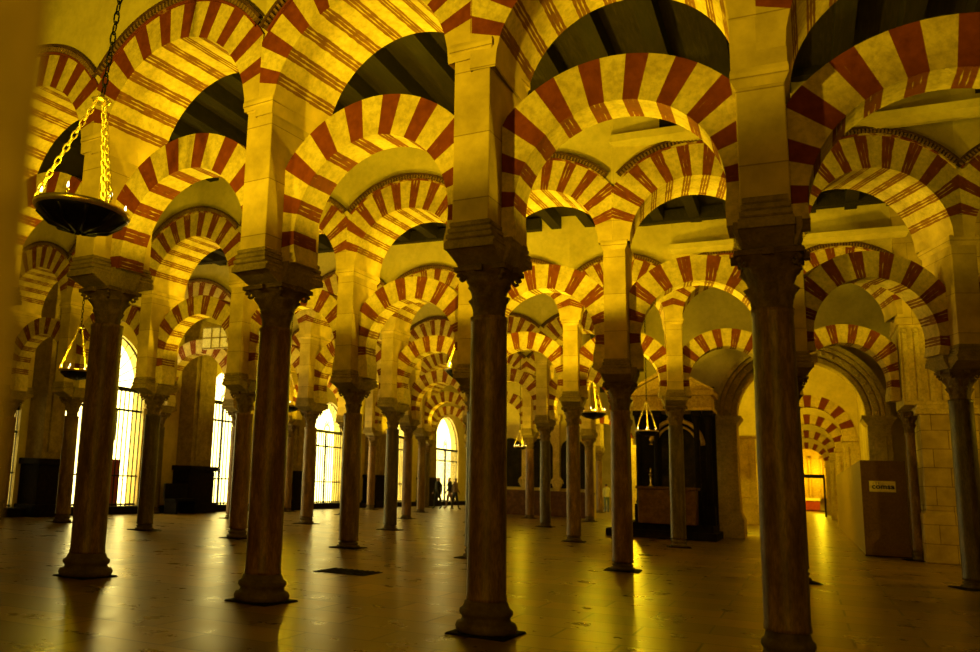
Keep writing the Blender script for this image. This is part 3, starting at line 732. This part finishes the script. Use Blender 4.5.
t = thing('site_hoarding', 'brown builders hoarding box with a small cream sign beside the pier', 'hoarding', (4.0, 16.4, 0))
m = MB(); m.box(0, .93, 0, .04, .03, 2.28); obj('front_panel', m, BOARD, t)
for k in range(10):
    m = MB(); y0 = .04 + k * 1.9; m.box(0, .05, y0, y0 + 1.88, .03, 2.28); p = obj('side_panel', m, BOARDS, t)
    p['label'] = 'ochre side panel'
m = MB(); m.box(.9, .94, .04, 1.2, .03, 2.28); obj('return_panel', m, BOARD, t)
m = MB(); m.box(-.01, .95, -.012, .05, 0, .03); obj('bottom_rail', m, DWOOD, t)
t = thing('sign', 'cream comsa sign fixed on the brown hoarding', 'sign', (4.41, 16.395, 1.66))
m = MB(); m.box(-.25, .30, -.012, 0, -.13, .13); obj('sign_plate', m, SIGNM, t)
cu = bpy.data.curves.new('lettering', 'FONT'); cu.body = 'comsa'; cu.size = .165; cu.align_x = 'CENTER'; cu.extrude = .002; cu.offset = .006; cu.space_character = 1.05
cu.materials.append(INK)
tmp = bpy.data.objects.new('tmp', cu); C.objects.link(tmp); bpy.context.view_layer.update()
me = bpy.data.meshes.new_from_object(tmp.evaluated_get(bpy.context.evaluated_depsgraph_get())); bpy.data.objects.remove(tmp)
for v_ in me.vertices: v_.co.x *= 1.06
le = link('lettering', me, t, (.04, -.016, -.055)); le.rotation_euler = (PI / 2, 0, 0)
m = MB()
for x, h in ((-.16, .05), (-.10, .08), (-.05, .06)): m.box(x - .004, x + .004, -.016, -.012, .04, .04 + h)
obj('emblem', m, INK, t)

# ------------------------------------------------------------------ hanging dish lamps
def link_pts(c, d, a, L, w, n=10):
    """oval chain link centred at c, long axis d, wide axis a"""
    return [c + d * (L / 2 * math.cos(2 * PI * k / n)) + a * (w / 2 * math.sin(2 * PI * k / n)) for k in range(n)]
def chain(mb, p, q, L, w, r, n=5, seg=10):
    p, q = Vector(p), Vector(q); d = (q - p); D = d.length; d.normalize()
    a = d.orthogonal().normalized(); b = d.cross(a); N = max(1, int(D / (L * .78)))
    for k in range(N):
        c = p + d * (D * (k + .5) / N)
        mb.tube(link_pts(c, d, a if k % 2 else b, D / N * 1.3, w, seg), r, n, closed=True)
RIM = .465
def lamp_meshes():
    M = {}
    m = MB()
    m.lathe([(.02, -.225), (.10, -.22), (.22, -.195), (.34, -.14), (.43, -.07), (RIM, 0), (RIM - .01, .012), (.41, -.05), (.31, -.11), (.15, -.17), (.02, -.19)], 48, cap=False)
    for k in range(10):                                  # gadroons under the bowl
        a = 2 * PI * k / 10; m.tube([(.08 * math.cos(a), .08 * math.sin(a), -.222), (.30 * math.cos(a), .30 * math.sin(a), -.165), (.44 * math.cos(a), .44 * math.sin(a), -.055)], .024, 6)
    m.lathe([(.0, -.265), (.025, -.255), (.03, -.235), (.02, -.22)], 12, cap=False)
    M['bowl'] = m.mesh('bowl', [IRON])
    m = MB()
    m.lathe([(RIM - .018, -.045), (RIM + .004, -.035), (RIM + .016, -.008), (RIM + .010, .012), (RIM - .004, .016), (RIM - .012, .01)], 48, cap=False)
    M['rim'] = m.mesh('rim', [BRASS])
    for j in range(3):
        a = math.radians(195 + 120 * j); m = MB()
        chain(m, (RIM * math.cos(a), RIM * math.sin(a), .04), (.05 * math.cos(a), .05 * math.sin(a), 1.19), .10, .05, .009)
        M['chain%d' % j] = m.mesh('chain', [CHAINM])
    m = MB(); m.lathe([(.0, 1.17), (.08, 1.175), (.105, 1.20), (.08, 1.215), (.03, 1.225), (.02, 1.27), (0, 1.28)], 24, cap=False); M['crown'] = m.mesh('crown_disc', [BRASS])
    m = MB(); chain(m, (0, 0, 1.25), (0, 0, CEIL - 4.0), .15, .055, .010); M['hang'] = m.mesh('hanging_chain', [IRON])
    m = MB(); m.lathe([(.03, -.01), (.012, .01), (.010, .07), (.02, .075), (.012, .09)], 8); M['candle'] = m.mesh('candle_holder', [BRASS])
    m = MB(); m.lathe([(.006, .09), (.011, .105), (.008, .13), (.002, .15)], 8); M['flame'] = m.mesh('candle_bulb', [BULB])
    return M
LM = lamp_meshes()
LIGHTCOL = (1.0, .71, .010)
def pt_light(x, y, z, e, r=.12, col=None):
    l = bpy.data.lights.new('lamp_or_fill_light', 'POINT'); l.energy = e; l.color = col or LIGHTCOL; l.shadow_soft_size = r
    o = bpy.data.objects.new('lamp_or_fill_light', l); C.objects.link(o); o.location = (x, y, z); return o
def dish_lamp(x, y, label, e, rz=0, z=4.0, sc=1.0):
    t = thing('hanging_dish_lamp', label, 'lamp', (x, y, z), rz, 'hanging dish lamps')
    for nm, key in (('bowl', 'bowl'), ('rim', 'rim'), ('chain', 'chain0'), ('chain', 'chain1'), ('chain', 'chain2'), ('crown_disc', 'crown'), ('hanging_chain', 'hang')):
        link(nm, LM[key], t)
    for k in range(6):
        a = math.radians(20 + 60 * k); h = link('candle_holder', LM['candle'], t, ((RIM - .05) * math.cos(a), (RIM - .05) * math.sin(a), 0)); link('candle_bulb', LM['flame'], h)
    if sc != 1:
        t.scale = (sc,) * 3
        m = MB(); chain(m, (0, 0, 1.25), (0, 0, (CEIL - z) / sc), .15, .055, .010)
        [ch for ch in t.children if ch.name.startswith('hanging_chain')][0].data = m.mesh('hanging_chain', [IRON])
    if e: pt_light(x, y, z + .09, e, .10)
    return t
E = 230
big = dish_lamp(-3.59, -2.1, 'large dark dish lamp on brass chains hanging at the upper left', E * .4, math.radians(33), 3.94)
# the big lamp hangs slightly askew, its rim dipping to the right
ax = Vector((-3.59 - 2.78, -2.1 + 8.255, 0)).normalized()
big.rotation_mode = 'QUATERNION'
big.rotation_quaternion = Matrix.Rotation(math.radians(4.2), 3, ax).to_quaternion() @ Matrix.Rotation(math.radians(33), 3, 'Z').to_quaternion()
dish_lamp(-10.65, 5.0, 'dish lamp hanging beside the dark brown column before the first gate', E * .5, .5, 3.38, .77)
dish_lamp(-14.45, 19.53, 'small dish lamp hanging between the left and the reddish front columns, before the gates', E, .9)
dish_lamp(-3.76, 22.68, 'dish lamp hanging left of the slim column behind the central column', E, .2)
dish_lamp(-1.05, 16.8, 'small dish lamp hanging before the gilded chapel cornice', E * .16, .35, 2.98, .66)
dish_lamp(-4.23, 10.85, 'dish lamp half hidden behind the central column', E * 1.2, .6)
dish_lamp(-7.68, 27.0, 'tiny far dish lamp hanging before the choir screen', E * .25, .1, 2.94, .55)
dish_lamp(-14.92, 32.0, 'tiny dish lamp hanging between the slim left columns, far back', E, .2)

# ------------------------------------------------------------------ floor grate
m = MB()
m.box(-.42, .42, -.32, .32, 0, .008)
for k in range(9): x = -.36 + k * .09; m.box(x - .015, x + .015, -.3, .3, .008, .016)
tag(obj('floor_grate', m, DARKST, None, loc=(-3.34, 3.55, 0)), 'dark metal grate let into the stone floor', 'grate')

# ------------------------------------------------------------------ blurred pillar beside the photographer
PILX, PILY = 2.040, -7.946
t = thing('foreground_pillar', 'blurred golden stone pillar close to the photographer at the left edge', 'pillar', (PILX, PILY, 0))
m = MB(); m.lathe([(.255, .3), (.25, 1.5), (.245, 3.2)], 40); obj('shaft', m, STONE, t)
m = MB(); m.box(-.36, .36, -.36, .36, 0, .2); m.lathe([(.34, .2), (.36, .25), (.32, .3)], 32); obj('base', m, STONE, t)
m = MB(); m.lathe([(.30, 3.2), (.38, 3.5), (.40, 3.6)], 32); m.box(-.42, .42, -.42, .42, 3.6, 3.8); obj('capital', m, STONE, t)

# ------------------------------------------------------------------ people far off
def person(x, y, rz, label, top, legs, h=1.7, stride=.16):
    me = bpy.data.meshes.new('person'); bm = bmesh.new()
    J = [((0, 0, .93), .15), ((0, 0, 1.12), .135), ((0, .01, 1.32), .165), ((0, .01, 1.44), .10), ((0, .02, 1.52), .055), ((0, .03, 1.60), .085), ((0, .03, 1.69), .085)]
    L = [(0, 1), (1, 2), (2, 3), (3, 4), (4, 5), (5, 6)]
    def add(p, r, par): J.append((p, r)); L.append((par, len(J) - 1)); return len(J) - 1
    for s in (-1, 1):
        a = add((s * .17, .0, 1.40), .065, 3); a = add((s * .23, -.03 + s * .05, 1.12), .045, a); a = add((s * .24, .05 + s * .1, .88), .032, a); add((s * .24, .09 + s * .1, .79), .035, a)
        a = add((s * .09, 0, .86), .10, 0); a = add((s * .10, s * stride * .6, .48), .062, a); a = add((s * .10, s * stride, .09), .045, a); add((s * .10, s * stride + .15, .035), .04, a)
    vs = [bm.verts.new(p) for p, r in J]
    for a, b in L: bm.edges.new((vs[a], vs[b]))
    bm.to_mesh(me); bm.free()
    o = link('person', me, None, (x, y, 0), rz, (h / 1.77,) * 3)
    sk = o.modifiers.new('skin', 'SKIN'); sv = me.skin_vertices[0].data
    for k, (p, r) in enumerate(J): sv[k].radius = (r * (1.15 if k < 4 else 1), r * (.85 if k < 4 else 1)); 
    sv[0].use_root = True
    o.modifiers.new('sub', 'SUBSURF').levels = 2; o.modifiers['sub'].render_levels = 2
    bpy.context.view_layer.update()
    nm = bpy.data.meshes.new_from_object(o.evaluated_get(bpy.context.evaluated_depsgraph_get()))
    for mt in (SKIN, top, legs, HAIR): nm.materials.append(mt)
    for p in nm.polygons:
        c = p.center; z = c.z; p.use_smooth = True
        ax = abs(c.x)
        if z > 1.66 or (z > 1.58 and c.y < .0): k = 3
        elif z > 1.49: k = 0
        elif z < .90 and ax > .185: k = 0
        elif z < .93 and ax < .185: k = 2
        else: k = 1
        p.material_index = k
    o.modifiers.clear(); o.data = nm
    return tag(o, label, 'person')
person(-14.25, 34.4, 2.6, 'person in black walking before the farthest gate', CLOTHS[0], CLOTHS[0])
person(-13.95, 35.3, 2.2, 'person in a dark coat close behind the walker in black', CLOTHS[0], CLOTHS[1])
person(-13.45, 34.8, -.8, 'person in brown standing right of the walker in black', CLOTHS[1], CLOTHS[0])
person(-7.55, 44.0, .3, 'person in white in the far passage beside the choir screen', CLOTHS[2], CLOTHS[3])
person(-8.0, 46.2, 1.3, 'person in blue in the far passage beside the choir screen', CLOTHS[3], CLOTHS[2])

# ------------------------------------------------------------------ light
def spot(x, y, z, tx, ty, tz, e, ang=150, blend=.6, r=.15, col=None):
    l = bpy.data.lights.new('unseen_uplight', 'SPOT'); l.energy = e; l.color = col or LIGHTCOL; l.spot_size = math.radians(ang); l.spot_blend = blend; l.shadow_soft_size = r
    o = bpy.data.objects.new('unseen_uplight', l); C.objects.link(o); o.location = (x, y, z)
    o.rotation_euler = (Vector((tx, ty, tz)) - Vector((x, y, z))).to_track_quat('-Z', 'Y').to_euler(); return o
# unseen uplights behind the columns plus added mid-aisle fill, all without fixtures
def up(x, y, z, e, col=None): spot(x, y, z, x, y, z + 5, e, 172, .12, .12, col)
up(.05, .70, 3.92, 130); up(-2.7, 1.05, 3.95, 165); up(-5.7, 1.4, 4.15, 130); up(-1.0, 3.7, 4.0, 560); up(-6.0, 4.0, 4.0, 260); up(2.6, .75, 3.7, 120)
up(-2.76, 8.5, 3.95, 230); up(-.05, 8.3, 3.95, 230); up(-1.4, 11.2, 4.0, 420); up(-8.3, 8.8, 3.95, 350); up(-12.5, 11.5, 4.0, 160)
for u, e in ((-12.5, 170), (-7.6, 220), (-2.5, 280)): up(u, 15.6, 3.9, e)
for u in (-13, -7.8): up(u, 22.6, 3.9, 190)
for u in (-12, -8): up(u, 29.5, 3.9, 160); up(u, 37, 3.9, 170)
# unseen lamps and added fill, around the camera and off to the right
up(-2.6, -6.0, 3.62, 1500); up(8.2, 10.85, 4.0, 250); pt_light(8.6, 10.5, 3.8, 240, .2, (1, .6, .008)); up(8.5, -3, 4.0, 60)
pt_light(4.3, -8.6, 2.6, 60, .25, (1, .55, .008)); pt_light(2.4, -12.5, 3.0, 420, .6, (1, .50, .007))
# added lights without fixtures, brightening the passage, its end and the gap
for v, e in ((25.5, 620), (36.5, 520), (47, 480), (60, 420)): pt_light(.2, v, 6.0, e, .3)
pt_light(1.6, 80.5, 3.6, 380, .2); pt_light(3.9, 80.5, 3.6, 380, .2)
pt_light(-5.0, 37.0, 4.2, 420, .3); pt_light(-5.6, 46, 4.5, 450, .3)
w = bpy.data.worlds.new('World'); SC.world = w; w.use_nodes = True
w.node_tree.nodes['Background'].inputs[0].default_value = (1, .62, .03, 1); w.node_tree.nodes['Background'].inputs[1].default_value = .03

# ------------------------------------------------------------------ camera
f = 862.391; yaw = math.radians(27.469); pit = math.radians(10.069); roll = math.radians(2.136)
c, s = math.cos(yaw), math.sin(yaw); cp, sp = math.cos(pit), math.sin(pit); cr, sr = math.cos(roll), math.sin(roll)
r = Vector((c, s, 0)); fw = Vector((-s, c, 0))
F = fw * cp + Vector((0, 0, sp)); U = -fw * sp + Vector((0, 0, cp))
R2 = r * cr + U * sr; U2 = -r * sr + U * cr
cam = bpy.data.cameras.new('camera'); co = bpy.data.objects.new('camera', cam); C.objects.link(co)
M = Matrix((R2, U2, -F)).transposed().to_4x4(); M.translation = Vector((2.781, -8.255, 1.366)); co.matrix_world = M
cam.sensor_width = 36; cam.lens = f / 980 * 36; cam.shift_x = 133.5 / 980; cam.shift_y = 0
cam.clip_start = .05; cam.clip_end = 300
cam.dof.use_dof = True; cam.dof.focus_distance = 12.0
cam.dof.aperture_fstop = (cam.lens / 1000) / .020
SC.camera = co
vs = SC.view_settings; vs.view_transform = 'Standard'; vs.look = 'None'; vs.gamma = 1; vs.use_curve_mapping = False; vs.exposure = .15
SC.cycles.use_denoising = True
SC.cycles.max_bounces = 8; SC.cycles.diffuse_bounces = 5
SC.cycles.sample_clamp_indirect = 6
